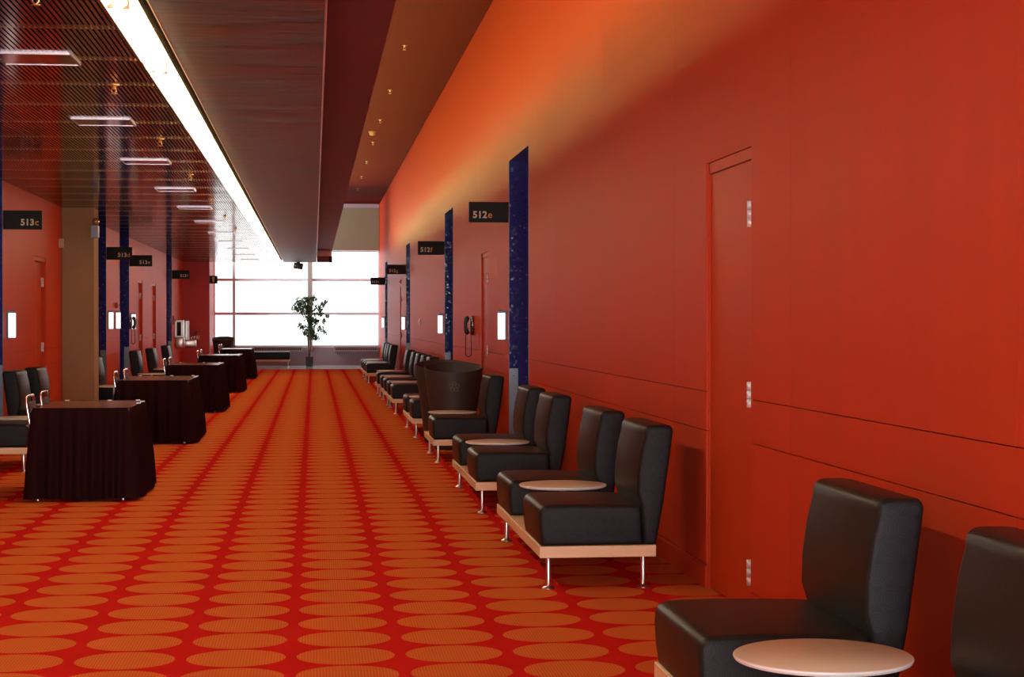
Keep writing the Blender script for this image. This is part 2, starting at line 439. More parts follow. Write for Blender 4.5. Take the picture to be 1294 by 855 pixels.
def wall_door(X, sgn, a, b, hinge_near=True, steel=True):
    n_door[0] += 1
    rec = .020 if sgn > 0 else .055
    bm = bmesh.new()
    xs = sorted((X + sgn*rec, X + sgn*(rec+.04)))
    box(bm, xs[0], xs[1], a+.012, b-.012, 0.008, DZ-.06)             # leaf
    xf = sorted((X + sgn*.012, X + sgn*(rec+.05)))
    box(bm, xf[0], xf[1], a, a+.010, 0, DZ); box(bm, xf[0], xf[1], b-.010, b, 0, DZ); box(bm, xf[0], xf[1], a, b, DZ-.055, DZ)
    xk = sorted((X + sgn*(rec+.05), X + sgn*.2)); box(bm, xk[0], xk[1], a, b, 0, DZ)
    d = struct('door_%d' % n_door[0], bm, M_door)
    for hz in (.21, 1.05, 1.90):
        hb = bmesh.new(); yy = a + .024 if hinge_near else b - .024
        xx = X + sgn*(rec-.014 if sgn < 0 else 0.0)
        for k in range(3):
            z0 = hz - .058 + k*.041
            lathe(hb, [(0, 0), (.015, 0), (.015, .039), (0, .039)], (xx, yy, z0), 10)
        x2 = sorted((X + sgn*(rec-.004), X + sgn*rec)); box(hb, x2[0], x2[1], yy-.03, yy+.03, hz-.06, hz+.068)
        h = obj('hinge', hb, M_hinge if steel else M_redplastic, d)
for i, (a, b) in enumerate(DOOR_R): wall_door(XR, 1, a, b, True, i < 2)
for a, b in DOOR_L: wall_door(XL, -1, a, b, False, True)

# ---- wall behind the camera, red pier and alcove wall at the far left, window wall
bm = bmesh.new(); box(bm, XL-.2, XR+.2, YB-.2, YB, 0, .3); box(bm, XL-.2, XR+.2, YB-.2, YB, 2.9, ZH)
box(bm, XL-.2, -3.0, YB-.2, YB, .3, 2.9); box(bm, 1.6, XR+.2, YB-.2, YB, .3, 2.9); struct('wall_back', bm, M_wall)
bm = bmesh.new(); box(bm, -3.0, 1.6, YB-.12, YB-.11, .3, 2.9); rw = struct('window_2', bm, M_glass)
bm = bmesh.new()
for xx in (-3.0, -1.48, .05, 1.55): box(bm, xx, xx+.05, YB-.16, YB-.06, .3, 2.9)
for zz in (.3, 2.85): box(bm, -3.0, 1.6, YB-.16, YB-.06, zz, zz+.05)
obj('window_frame', bm, M_mullg, rw)
bm = bmesh.new(); box(bm, XL-.2, -2.80, YLOW, YLOW+.25, 0, ZH); struct('wall_far_pier', bm, M_pier)
bm = bmesh.new()
for q in ((YLOW+.25, YE, 0, 3.7), (YLOW+.25, YE, 4.95, ZH), (YLOW+.25, 48.5, 3.7, 4.95), (54.7, YE, 3.7, 4.95)): box(bm, -3.32, -3.12, *q)
struct('wall_alcove', bm, M_wall)
bm = bmesh.new(); box(bm, -3.24, -3.23, 48.5, 54.7, 3.7, 4.95); cw = struct('fill_window', bm, M_glass)  # unseen high window, added to brighten the end lobby
bm = bmesh.new()
for yy in (48.5, 50.55, 52.6, 54.65): box(bm, -3.29, -3.18, yy, yy+.05, 3.7, 4.95)
obj('window_frame', bm, M_mullg, cw)
bm = bmesh.new(); box(bm, -3.4, XR+.2, YE, YE+.2, 0, .56); box(bm, -3.4, XR+.2, YE, YE+.2, 3.60, ZH)
struct('wall_window_end', bm, M_lowwall)

# window_1 : frame bars and glass
bm = bmesh.new(); box(bm, -3.12, XR, YE+.10, YE+.115, .60, 3.60)
wnd = struct('window_1', bm, M_glass)
bm = bmesh.new()
box(bm, -2.53, -2.45, YE+.02, YE+.14, .58, 3.62)
for z in (1.62, 2.68): box(bm, -3.12, XR, YE+.05, YE+.13, z-.045, z+.045)
box(bm, -3.12, XR, YE+.02, YE+.15, .56, .63); box(bm, -3.12, XR, YE+.02, YE+.15, 3.56, 3.62)
box(bm, -3.12, -3.07, YE+.02, YE+.15, .6, 3.6); box(bm, XR-.03, XR, YE+.02, YE+.15, .6, 3.6)
obj('window_frame', bm, M_mullg, wnd)
bm = bmesh.new(); bbox(bm, -.20, -.05, YE-.10, YE+.12, .50, 4.2, .008); obj('window_post', bm, M_mull, wnd)

# ---- ceilings
bm = bmesh.new()
box(bm, XL-.4, XR+.2, YB-.2, YE+.2, ZH, ZH+.1)
struct('ceiling', bm, M_ceilh)
# slatted mirror-like low ceiling, one continuous surface
bm = bmesh.new()
x = XL + .004; pitch, wd = .030, .0195
while x < -1.06:
    box(bm, x, x+wd, YB, YLOW, ZL, ZL+.022, 0); x += pitch
yy = YB + .9
while yy < YLOW:                                # cross carriers showing through the gaps
    box(bm, XL, -1.05, yy-.004, yy+.004, ZL+.008, ZL+.03, 1); yy += 1.15
box(bm, XL-.2, -1.05, YB, YLOW, ZL+.08, ZL+.12, 2)
box(bm, XL-.2, -1.05, YLOW-.02, YLOW, ZL, ZL+.4, 3)
struct('ceiling_low', bm, [M_slat, M_gold, M_back, M_pier])
bm = bmesh.new()                                # lamp slot between the slats and the bronze soffit
box(bm, -1.05, -1.040, YB, YLOW, ZL, ZL+.12, 0); box(bm, -1.05, -.86, YB, YLOW, ZL+.11, ZL+.13, 0)
box(bm, -.868, -.864, YB, YLOW, ZL, ZL+.12, 0); box(bm, -.864, -.860, YB, YLOW, ZL, ZL+.12, 1); box(bm, -.86, -.82, YB, YLOW, ZL+.12, ZL+.14, 1)
struct('trim_%d' % (n_trim[0]+1), bm, [M_trough, M_dark])
bm = bmesh.new()
box(bm, -.815, .06, YB, YLOW, ZL, ZL+.02, 0)
box(bm, -.82, -.812, YB, YLOW, ZL-.002, ZL+.10, 1)
box(bm, .055, .065, YB, YLOW, ZL+.02, ZL+.40, 2); box(bm, .056, .068, YB, YLOW, ZL-.003, ZL+.02, 3)
box(bm, -.81, .055, YLOW-.02, YLOW, ZL+.02, 3.38, 2)
struct('ceiling_bronze_soffit', bm, [M_bronze, M_gold, M_purple, M_steel])
bm = bmesh.new()
box(bm, .065, .48, YB, YLOW, 3.28, 3.31); box(bm, .465, .48, YB, YLOW, 3.31, 3.40)
box(bm, -1.2, .065, YB, YLOW, 3.38, 3.40)
struct('ceiling_plum_soffit', bm, M_purple)

# ---- baseboards
for nm, X, s, ops, ye in (('baseboard_right', XR, -1, NICHE_R + DOOR_R, YE), ('baseboard_left', XL, 1, NICHE_L + DOOR_L, YLOW)):
    bm = bmesh.new(); y = YB
    for a, b in sorted(ops) + [(ye, ye)]:
        xs = sorted((X, X + s*.006)); box(bm, xs[0], xs[1], y, a, 0, .11); y = b
    struct(nm, bm, M_door)

# ================================================================== LAMPS
def fluorescent():
    t = thing('fluorescent_light', 'lit', 'ceiling light', group='fluorescent lights in the ceiling slot')
    Lm = 2.22
    for x, dy in ((-.037, 0), (.037, .03)):
        b = bmesh.new(); tube(b, [(x, dy+.04, .0), (x, dy+Lm-.05, .0)], .016, 12); obj('tube', b, M_tubeglow, t)
        for yy in (dy+.02, dy+Lm-.03):
            b = bmesh.new(); bbox(b, x-.014, x+.014, yy-.02, yy+.02, -.012, .07, .003); obj('lamp_holder', b, M_cap, t)
    return t
fl0 = fluorescent(); k = 0; y = -2.55
while y + 2.3 < YLOW:
    lab = 'paired fluorescent tubes in the ceiling slot, %s pair counted from the near end' % ORD[k+1]
    if k == 0: fl0.location = (-.955, y, ZL-.035); fl0['label'] = lab
    else: dup(fl0, (-.955, y, ZL-.035), label=lab)
    y += 2.25; k += 1
bm = bmesh.new(); tube(bm, [(.36, YB+.1, 3.415), (.36, YLOW-.1, 3.415)], .034, 12)
tag(obj('cove_light', bm, M_cove), 'warm continuous cove tube lying on top of the plum soffit', 'cove light')

# square recessed fixtures of the slatted ceiling
def fixture():
    t = thing('recessed_downlight', 'x', 'ceiling light', group='square unlit ceiling fixtures')
    b = bmesh.new(); S = .23
    for (x0, x1, y0, y1) in ((-S, S, -S, -S+.018), (-S, S, S-.018, S), (-S, -S+.012, -S, S), (S-.012, S, -S, S)):
        box(b, x0, x1, y0, y1, -.011, .02)
    obj('frame', b, M_rim, t)
    b = bmesh.new(); box(b, -S+.012, S-.012, -S+.018, S-.018, -.008, 0.0)
    obj('panel', b, M_slat, t)
    return t
fx0 = fixture(); FY = [3.6, 7.1, 10.75, 14.1, 17.6, 21.3, 24.7, 28.2, 31.7, 35.2, 38.7, 42.2, 45.6]
for i, y in enumerate(FY):
    lab = 'square steel-rimmed fixture in the slatted ceiling, %s counted from the camera' % ORD[i+1]
    p = (-1.655, y, ZL - .001)
    if i == 0: fx0.location = p; fx0['label'] = lab
    else: dup(fx0, p, label=lab)
def sprinkler(p, z, label, group):
    t = thing('sprinkler', label, 'sprinkler', (p[0], p[1], z), group=group)
    b = bmesh.new(); lathe(b, [(0, 0), (.035, 0), (.035, -.006), (.012, -.010), (.012, -.03), (0, -.03)], n=14); obj('rose', b, M_gold, t)
    b = bmesh.new()
    tube(b, [(-.012, 0, -.02), (-.016, 0, -.045), (0, 0, -.06), (.016, 0, -.045), (.012, 0, -.02)], .003, 6)
    lathe(b, [(0, -.058), (.022, -.060), (.022, -.063), (0, -.063)], n=12); obj('deflector', b, M_gold, t)
for i, y in enumerate((8.6, 11.9, 15.4, 19.1, 22.9, 26.6, 30.2)):
    sprinkler((-1.33, y), ZL, 'small brass sprinkler head under the slatted ceiling, %s counted from the camera' % ORD[i+1], 'sprinklers under the slatted ceiling')
for i, y in enumerate((23.2, 27.7, 31.8, 35.8, 40.1, 44.3, 48.4)):
    sprinkler((1.2, y), ZH, 'tiny sprinkler head on the high dark red ceiling, %s counted from the camera' % ORD[i+1], 'sprinklers on the high ceiling')
bm = bmesh.new(); lathe(bm, [(.075, 0), (.075, -.018), (.06, -.03), (.055, -.065), (.03, -.08), (0, -.085)], n=24)
tag(obj('smoke_detector', bm, M_label), 'round tan smoke detector on the high dark red ceiling', 'smoke detector').location = (1.12, 33.8, ZH)

# ================================================================== LOUNGE BENCHES
SW, GAP = .72, .70          # seat width, table gap
def seat_bm(y0):
    prof = [(0.010, .232), (.0, .30), (-.004, .375)] + [(.046 - .050*math.cos(a), .393 + .050*math.sin(a)) for a in [k*PI/2/5 for k in range(1, 6)]] + \
           [(.20, .447), (.36, .444), (.50, .440), (.535, .436), (.545, .232)]
    b = prism_y(prof, y0, y0+SW, .028, 3)
    for f in b.faces: f.material_index = 1 if abs(f.normal.y) > .80 else 0
    return b
def back_bm(y0):
    prof = [(.548, .232), (.532, .436), (.512, .50), (.515, .60), (.532, .72), (.552, .80)] + \
           [(.592 - .040*math.cos(a), .818 + .038*math.sin(a)) for a in [k*PI/2/4 for k in range(1, 5)]] + \
           [(.655, .856)] + [(.672 + .034*math.sin(a), .824 + .032*math.cos(a)) for a in [k*PI/2/3 for k in range(1, 4)]] + \
           [(.690, .70), (.655, .45), (.615, .232)]
    b = prism_y(prof, y0, y0+SW, .026, 3)
    for f in b.faces: f.material_index = 1 if abs(f.normal.y) > .80 else 0
    return b
def leg_bm(x, y):
    b = bmesh.new(); lathe(b, [(0, 0), (.034, 0), (.034, .005), (.018, .016), (.0145, .022), (.0145, .172), (0, .172)], (x, y, 0), 20); return b
def bench(kind):
    """origin at the floor below the front near corner; +x towards the wall, +y along the hall"""
    t = thing('lounge_bench', 'x', 'bench', group='lounge benches along the walls')
    Lb = 2*SW + GAP if kind == 'full' else SW + .66
    seats = {'full': [0, SW+GAP], 'near': [0], 'far': [.66]}[kind]
    ty = {'full': SW + .33, 'near': SW + .29, 'far': .34}[kind]
    b = bmesh.new(); bbox(b, 0, .612, 0, Lb, .170, .230, .003, 1); obj('platform', b, M_maple, t)
    for lx in (.055, .557):
        for ly in (.075, Lb-.075): obj('leg', leg_bm(lx, ly), M_steel, t, smooth=40)
    for s in seats:
        obj('seat', seat_bm(s), [M_vinyl, M_side], t, smooth=45)
        obj('backrest', back_bm(s), [M_vinyl, M_side], t, smooth=45)
    b = bmesh.new(); R = .253
    lathe(b, [(0, .437), (R-.02, .437), (R-.004, .442), (R, .449), (R-.001, .453), (R-.004, .455)], (.27, ty, 0), 64, mi=1)
    lathe(b, [(R-.004, .455), (0, .455)], (.27, ty, 0), 64, mi=0, smooth=False)
    bmesh.ops.remove_doubles(b, verts=b.verts[:], dist=1e-5)
    tp = obj('tabletop', b, [M_top, M_topedge], t, smooth=35)
    b = bmesh.new(); lathe(b, [(0, .230), (.05, .230), (.05, .236), (.018, .240), (.018, .430), (.06, .437), (0, .437)], (.27, ty, 0), 20)
    obj('table_post', b, M_steel, t, smooth=40)
    return t
proto = {k: bench(k) for k in ('full', 'near', 'far')}; used = set()
def put_bench(kind, y, side, label):
    if side == 'R': p, rz = (1.16, y, 0), 0
    else:
        Lb = 2*SW + GAP if kind == 'full' else SW + .66
        p, rz = (-2.62, y + Lb, 0), PI
    if kind not in used: used.add(kind); o = proto[kind]; o.location = p; o.rotation_euler = (0, 0, rz); o['label'] = label
    else: o = dup(proto[kind], p, rz, label)
    o['group'] = 'lounge benches along the right wall' if side == 'R' else 'lounge benches along the left wall'
put_bench('full', 3.74, 'R', 'black two-seat lounge bench with cream round table, nearest, cut by the bottom right corner')
put_bench('full', 8.93, 'R', 'black two-seat lounge bench on maple platform just beyond the red steel-hinged door')
put_bench('full', 12.54, 'R', 'black two-seat lounge bench directly behind the one beside the hinged door')
put_bench('near', 17.08, 'R', 'single black seat with round table standing in front of the brown tub')
put_bench('full', 20.78, 'R', 'black two-seat lounge bench half hidden right behind the two brown tubs')
put_bench('full', 26.02, 'R', 'black two-seat bench, near one of the row below the 512f sign')
put_bench('full', 28.85, 'R', 'black two-seat bench, middle one of the row below the 512f sign')
put_bench('near', 32.2, 'R', 'single black seat with table, far end of the row below the 512f sign')
put_bench('full', 39.0, 'R', 'black two-seat bench, nearer of the far pair against the right wall')
put_bench('full', 41.6, 'R', 'black two-seat bench, last one before the window on the right wall')
put_bench('far', 16.45, 'L', 'single black seat on maple platform cut by the left edge of the photo')
put_bench('full', 19.15, 'L', 'black two-seat bench against the left wall under the 513c sign')
put_bench('near', 25.42, 'L', 'single black seat with small round table right behind the concrete column')
put_bench('near', 31.3, 'L', 'single black seat, nearest of three seen behind the second skirted table')
put_bench('near', 34.4, 'L', 'single black seat, middle of three beside the left wall doors')
put_bench('near', 37.9, 'L', 'single black seat, furthest of three beside the left wall doors')
for k_ in proto:
    if k_ not in used: print('unused', k_)

# backless bench under the window
t = thing('window_bench', 'long backless dark bench on a maple board standing under the window', 'bench', (-1.85, 53.0, 0))
b = bmesh.new(); box(b, 0, 1.12, 0, .6, .17, .225); obj('platform', b, M_maple, t)
b = bmesh.new(); bbox(b, 0, 1.12, .0, .6, .225, .46, .03, 3); obj('seat', b, [M_vinyl], t, smooth=45)
for lx in (.06, 1.06):
    for ly in (.07, .53): obj('leg', leg_bm(lx, ly), M_steel, t, smooth=40)

# ================================================================== BROWN TUBS
def tub():
    t = thing('planter_tub', 'x', 'tub', group='large brown tapered tubs')
    b = bmesh.new(); H = .895
    lathe(b, [(0, 0), (.20, 0), (.212, .015), (.255, .40), (.300, .72), (.322, H-.01), (.320, H), (.308, H), (.302, H-.012), (.27, .6), (.25, .45), (0, .45)], n=56)
    for f in b.faces:
        c = f.calc_center_median()
        if math.hypot(c.x, c.y) < .30 and c.z > .44 and f.normal.z > -.2 and (Vector((c.x, c.y, 0)).dot(f.normal) < 0 or f.normal.z > .9): f.material_index = 1
    for v in b.verts: v.co.z += max(0, v.co.z-.3)/.6*.05*v.co.y/.32
    obj('shell', b, [M_tub, M_tubin], t, smooth=40)
    b = bmesh.new()                                    # crumpled liner inside
    n = 40
    ring = [b.verts.new(((.288 + .008*math.sin(i*2.3))*math.cos(2*PI*i/n), (.288+.008*math.sin(i*1.7))*math.sin(2*PI*i/n), .80 + .03*math.sin(i*.9))) for i in range(n)]
    ring2 = [b.verts.new((.17*math.cos(2*PI*i/n), .17*math.sin(2*PI*i/n), .74 + .02*math.sin(i*2.1))) for i in range(n)]
    cc = b.verts.new((0, 0, .72))
    for i in range(n):
        j = (i+1) % n; b.faces.new((ring[i], ring[j], ring2[j], ring2[i])); b.faces.new((ring2[i], ring2[j], cc))
    for v in b.verts: v.co.z += .04*v.co.y/.32
    obj('liner', b, M_liner, t, smooth=60)
    b = bmesh.new()                                    # five small rings round a middle, pressed in the front
    def surf(u, z):                                    # point of the -y side
        r = .255 + (.300-.255)*(z-.40)/.32 + .004
        a = u/r; return (r*math.sin(a), -r*math.cos(a), z)
    for q in range(5):
        a0 = PI/2 + q*2*PI/5; cu, cz = .036*math.cos(a0), .69 + .036*math.sin(a0)
        tube(b, [surf(cu + .019*math.cos(2*PI*i/20), cz + .019*math.sin(2*PI*i/20)) for i in range(20)], .0016, 5, closed=True)
    obj('emblem', b, M_emblem, t)
    return t
tb = tub(); tb.location = (1.51, 18.95, 0); tb['label'] = 'large dark brown tapered tub with ring emblem, front one behind the single seat'
tb.rotation_euler = (0, 0, -.05)
dup(tb, (1.475, 20.05, 0), label='large dark brown tub mostly hidden behind the one with the emblem')
dup(tb, (-2.61, 51.0, 0), label='dark brown tub in the far left corner beside the window')

# ================================================================== SKIRTED TABLES AND CHAIRS
def skirt_bm(x0, x1, y0, y1, ztop, zbot, seed):
    """pleated cloth on the near, hall and far sides (open at the wall side)"""
    rnd = random.Random(seed); b = bmesh.new()
    path = [(x0, y0), (x1, y0), (x1, y1), (x0, y1)]
    pts = []
    rc = .03
    def seg(p, q, nx, ny, n):
        for i in range(n):
            t_ = i/n; pts.append((p[0]+(q[0]-p[0])*t_, p[1]+(q[1]-p[1])*t_, nx, ny))
    for i in range(8):
        a = PI + i*PI/2/8; pts.append((x0+rc+rc*math.cos(a), y0+rc+rc*math.sin(a), math.cos(a), math.sin(a)))
    seg((x0+rc, y0), (x1-rc, y0), 0, -1, 90)
    for i in range(8):
        a = -PI/2 + i*PI/2/8; pts.append((x1-rc+rc*math.cos(a), y0+rc+rc*math.sin(a), math.cos(a), math.sin(a)))
    seg((x1, y0+rc), (x1, y1-rc), 1, 0, 150)
    for i in range(8):
        a = i*PI/2/8; pts.append((x1-rc+rc*math.cos(a), y1-rc+rc*math.sin(a), math.cos(a), math.sin(a)))
    seg((x1-rc, y1), (x0, y1), 0, 1, 90)
    ph = 0; phs = []; s = 0
    for i, p in enumerate(pts):
        if i: s += math.hypot(p[0]-pts[i-1][0], p[1]-pts[i-1][1])
        phs.append(s)
    per = [rnd.uniform(.8, 1.25) for _ in range(60)]
    rows = 12; grid = []
    for r in range(rows+1):
        v = r/rows; z = ztop + (zbot-ztop)*v; row = []
        for p, s in zip(pts, phs):
            ph = s*2*PI/.115 + 1.3*math.sin(s*5.1+seed) + .5*math.sin(s*13+seed)
            f = .5+.5*math.sin(ph)
            amp = .006 + .032*min(1, v*1.6)
            if v < .07: amp = .002
            out = f*amp*1.3 + .055*v**1.1 + .008*math.sin(s*7+seed)*v
            row.append(b.verts.new((p[0]+p[2]*out, p[1]+p[3]*out, z + (0 if v < 1 else .006*math.sin(s*11)))))
        grid.append(row)
    for r in range(rows):
        for i in range(len(pts)-1):
            b.faces.new((grid[r][i], grid[r][i+1], grid[r+1][i+1], grid[r+1][i]))
    bmesh.ops.solidify(b, geom=b.faces[:], thickness=-.003)
    return b
def skirted_table(i, x0, x1, y0, y1, label):
    t = thing('skirted_table', label, 'table', ((x0+x1)/2, (y0+y1)/2, 0), group='skirted tables along the left side')
    hx, hy = (x1-x0)/2, (y1-y0)/2
    b = bmesh.new(); bbox(b, -hx, hx, -hy, hy, .695, .722, .004); obj('tabletop', b, M_ttop, t)
    b = skirt_bm(-hx+.0, hx+.004, -hy-.004, hy+.004, .724, .022, i*3.7)
    obj('skirt', b, M_skirt, t, smooth=50)
    for sx in (-1, 1):
        for sy in (-1, 1):
            b = bmesh.new(); lx, ly = sx*(hx-.05), sy*(hy-.02)
            lathe(b, [(0, 0), (.016, 0), (.017, .02), (.013, .03), (.012, .695), (0, .695)], (lx, ly, 0), 12)
            obj('leg', b, M_steel, t, smooth=40)
    for (cx, cy) in ((-hx+.1, hy), (.08, hy), (hx-.06, hy), (hx, hy-.25), (hx, hy-.55)):
        b = bmesh.new(); bbox(b, cx-.018, cx+.018, cy-.02, cy+.008, .722, .729, .002, 1); obj('skirt_clip', b, M_steel, t)
TB = [(-2.18, -1.43, 13.80, 15.08, 'dark burgundy skirted table with brown top, nearest and largest of the row'),
      (-2.22, -1.42, 20.1, 21.75, 'dark burgundy skirted table, second of the row behind the nearest one'),
      (-2.24, -1.46, 26.9, 28.5, 'dark burgundy skirted table, middle of the row of five'),
      (-2.22, -1.46, 34.3, 35.9, 'dark burgundy skirted table, fourth of the row along the left side'),
      (-2.22, -1.50, 42.0, 43.6, 'dark burgundy skirted table, furthest of the row before the window')]
for i, a in enumerate(TB): skirted_table(i+1, *a)

def banquet_chair():
    """faces +x; back hoop at x = 0"""
    t = thing('stacking_chair', 'x', 'chair', group='chrome chairs at the skirted tables')
    hw = .185
    def lean(z): return -.02 - .16*(z-.42)
    b = bmesh.new()
    pts = [(lean(.42), -hw, .42), (lean(.60), -hw, .60), (lean(.76), -hw, .76)] + \
          [(lean(.79), -hw+.035-.035*math.cos(a), .775+.035*math.sin(a)) for a in (.5, 1.0, 1.57)] + \
          [(lean(.81), y_, .812) for y_ in (-.08, 0, .08)] + \
          [(lean(.79), hw-.035+.035*math.cos(a), .775+.035*math.sin(a)) for a in (1.57, 1.0, .5)] + \
          [(lean(.76), hw, .76), (lean(.60), hw, .60), (lean(.42), hw, .42)]
    tube(b, pts, .0115, 10); obj('back_frame', b, M_chrome, t)
    b = bmesh.new(); bbox(b, -.016, .016, -hw+.02, hw-.02, .50, .765, .014, 3)
    bmesh.ops.transform(b, matrix=Matrix.Translation((lean(.63), 0, 0)) @ Matrix.Shear('XY', 4, (0, 0)), verts=b.verts[:])
    for v in b.verts: v.co.x += -.16*(v.co.z-.63)
    obj('backrest', b, M_pad, t, smooth=50)
    b = bmesh.new(); bbox(b, -.02, .38, -hw+.008, hw-.008, .415, .465, .02, 3); obj('seat', b, M_pad, t, smooth=50)
    for sy in (-1, 1):
        y_ = sy*hw
        b = bmesh.new(); tube(b, [(-.02, y_, .42), (-.05, y_, .22), (-.03, y_, .0115)], .0115, 10); obj('leg', b, M_chrome, t)
        b = bmesh.new(); tube(b, [(.0, y_, .405), (.32, y_, .405), (.35, y_, .39), (.365, y_, .36), (.40, y_, .0115)], .0115, 10); obj('leg', b, M_chrome, t)
    b = bmesh.new(); tube(b, [(-.05, -hw, .22), (-.05, hw, .22)], .008, 8); tube(b, [(.37, -hw, .28), (.37, hw, .28)], .008, 8); obj('stretcher', b, M_chrome, t)
    return t
ch0 = banquet_chair(); first = True
NM = ['nearest', 'second', 'middle', 'fourth', 'furthest']
for i, (x0, x1, y0, y1, _) in enumerate(TB):
    for s, yy in (('nearer', y0+.26), ('farther', y1-.30)):
        lab = '%s of two chrome-framed chairs pulled up to the %s skirted table' % (s, NM[i])
        p = (x0+.03, yy, 0)
        if first: ch0.location = p; ch0['label'] = lab; first = False
        else: dup(ch0, p, 0, lab)

# ================================================================== SIGNS
def text_mesh(s, size, m, parent, name, x, z, right=False):
    cu = bpy.data.curves.new('t', 'FONT'); cu.body = s; cu.size = size; cu.extrude = .0015; cu.offset = size*(.032 if len(s) > 1 else .014); cu.space_character = 1.05
    cu.align_x = 'RIGHT' if right else 'LEFT'
    o = bpy.data.objects.new('t', cu); C.objects.link(o)
    bpy.context.view_layer.update()
    me = bpy.data.meshes.new_from_object(o.evaluated_get(bpy.context.evaluated_depsgraph_get()))
    C.objects.unlink(o); bpy.data.objects.remove(o)
    wdt = max(v.co.x for v in me.vertices) - min(v.co.x for v in me.vertices)
    me.transform(Matrix.Rotation(PI/2, 4, 'X')); me.transform(Matrix.Translation((x, -.0115, z)))
    me.materials.clear(); me.materials.append(m); me.name = name
    link(bpy.data.objects.new(name, me), parent); return wdt
def room_sign(x0, x1, y, txt, letter, right, label):
    t = thing('room_sign', label, 'sign', ((x0+x1)/2, y, 2.435), group='projecting room signs')
    hx = (x1-x0)/2
    b = bmesh.new(); bbox(b, -hx, hx, -.010, .010, 0, .215, .002, 1); obj('board', b, M_sign, t)
    sz = .098
    if not right:
        wd_ = text_mesh(txt, sz, M_cream, t, 'number', -hx+.04, .048)
        text_mesh(letter, sz, M_orange, t, 'letter', -hx+.04+wd_+.010, .048)
    else:
        wd_ = text_mesh(letter, sz, M_orange, t, 'letter', hx-.035, .048, True)
        text_mesh(txt, sz, M_cream, t, 'number', hx-.035-wd_-.012, .048, True)
for (a, b_), l in zip(NICHE_R, 'efgh'):
    room_sign(XR-.42, XR-.001, b_+.06, '512', l, False, 'black sign reading 512%s projecting from the right wall' % l)
for (a, b_), l in zip(NICHE_L, 'cdef'):
    room_sign(XL+.001, XL+.43, b_+.06, '513', l, True, 'black sign reading 513%s projecting from the left wall' % l)
t = thing('restroom_sign', 'small black sign with a tan pictogram at the edge of the deep red pier', 'sign', (-2.80, 47.62, 2.40))
b = bmesh.new(); bbox(b, 0.001, .21, -.01, .01, 0, .215, .002, 1); obj('board', b, M_sign, t)
b = bmesh.new(); box(b, .075, .125, -.013, -.010, .04, .13); box(b, .06, .14, -.013, -.010, .13, .175); lathe(b, [(0, -.013), (.018, -.013), (.018, -.010), (0, -.010)], (.10, 0, .192), 14, axis='Y')
obj('pictogram', b, M_label, t)

# steel corner guards on the tiled reveals
def guard(X, sgn, y, label):
    t = thing('corner_guard', label, 'corner guard', (X, y, 0), group='steel corner guards')
    b = bmesh.new(); xs = sorted((-sgn*.004, sgn*.095)); bbox(b, xs[0], xs[1], -.011, -.0055, .0, .90, .0015, 1); obj('plate', b, M_guard, t)
    for z in (.12, .45, .82):
        b = bmesh.new(); lathe(b, [(0, -.014), (.006, -.013), (.006, -.011), (0, -.011)], (sgn*.045, 0, z), 10, axis='Y'); obj('screw', b, M_chrome, t)
for (a, b_), l in zip(NICHE_R, 'efgh'): guard(XR, 1, b_, 'tall steel plate low on the blue tiled reveal below the 512%s sign' % l)
for (a, b_), l in zip(NICHE_L, 'cdef'): guard(XL, -1, b_, 'tall steel plate low on the blue tiled reveal below the 513%s sign' % l)

# lit white wall lights
def sconce():
    t = thing('wall_light', 'x', 'wall light', group='slim white wall lights')
    b = bmesh.new(); bbox(b, 0.001, .020, -.055, .055, -.01, .31, .003, 1); bbox(b, .018, .090, -.03, .05, .285, .31, .003, 1); obj('housing', b, M_greybox, t)
    b = bmesh.new(); bbox(b, .020, .092, -.045, .045, 0, .283, .006, 2); obj('diffuser', b, M_white, t)
    return t
s0 = sconce(); s0.location = (XL, 20.5, 1.205); s0['label'] = 'slim white wall light on the left wall below the 513c sign'
dup(s0, (XL, 30.3, 1.26), 0, 'slim white wall light, left one of the close pair on the left wall')
dup(s0, (XL, 31.4, 1.26), 0, 'slim white wall light, right one of the close pair on the left wall')
dup(s0, (XL, 34.05, 1.24), 0, 'slim white wall light right behind the black telephone on the left wall')
for (a, b_), l in zip(NICHE_R, 'efgh'):
    dup(s0, (XR, b_+.24, 1.20), PI, 'slim white wall light on the right wall below the 512%s sign' % l)

# telephones
def phone():
    t = thing('wall_telephone', 'x', 'telephone', group='black wall telephones')
    b = bmesh.new()
    def ell(hy, hz, x): return [(x, hy*math.cos(2*PI*i/28), hz*math.sin(2*PI*i/28)) for i in range(28)]
    r1 = [b.verts.new(p) for p in ell(.11, .125, .001)]; r2 = [b.verts.new(p) for p in ell(.11, .125, .03)]; r3 = [b.verts.new(p) for p in ell(.095, .11, .042)]
    for p, q in ((r1, r2), (r2, r3)):
        for i in range(28): b.faces.new((p[i], p[(i+1) % 28], q[(i+1) % 28], q[i]))
    b.faces.new(r3); b.faces.new(r1[::-1]); obj('base', b, M_black, t, smooth=40)
    b = bmesh.new(); tube(b, [(.022, .112*math.cos(2*PI*i/28), .127*math.sin(2*PI*i/28)) for i in range(28)], .006, 6, closed=True); obj('rim', b, M_chrome, t)
    b = bmesh.new(); tube(b, [(.06, -.03, .105), (.085, -.03, .085), (.10, -.03, .04), (.10, -.03, -.04), (.085, -.03, -.085), (.06, -.03, -.105)], [.022, .034, .022, .022, .034, .022], 14); obj('handset', b, M_black, t)
    b = bmesh.new(); pts = [(.095, -.03, -.10), (.10, -.02, -.22)] + [(.066+.034*math.cos(a), -.01+.03*k/8, -.37-.034*math.sin(a)) for k, a in enumerate([k*PI/8 for k in range(9)])] + [(.032, .03, -.22), (.035, .03, -.09)]
    tube(b, pts, .006, 8); obj('cord', b, M_black, t)
    return t
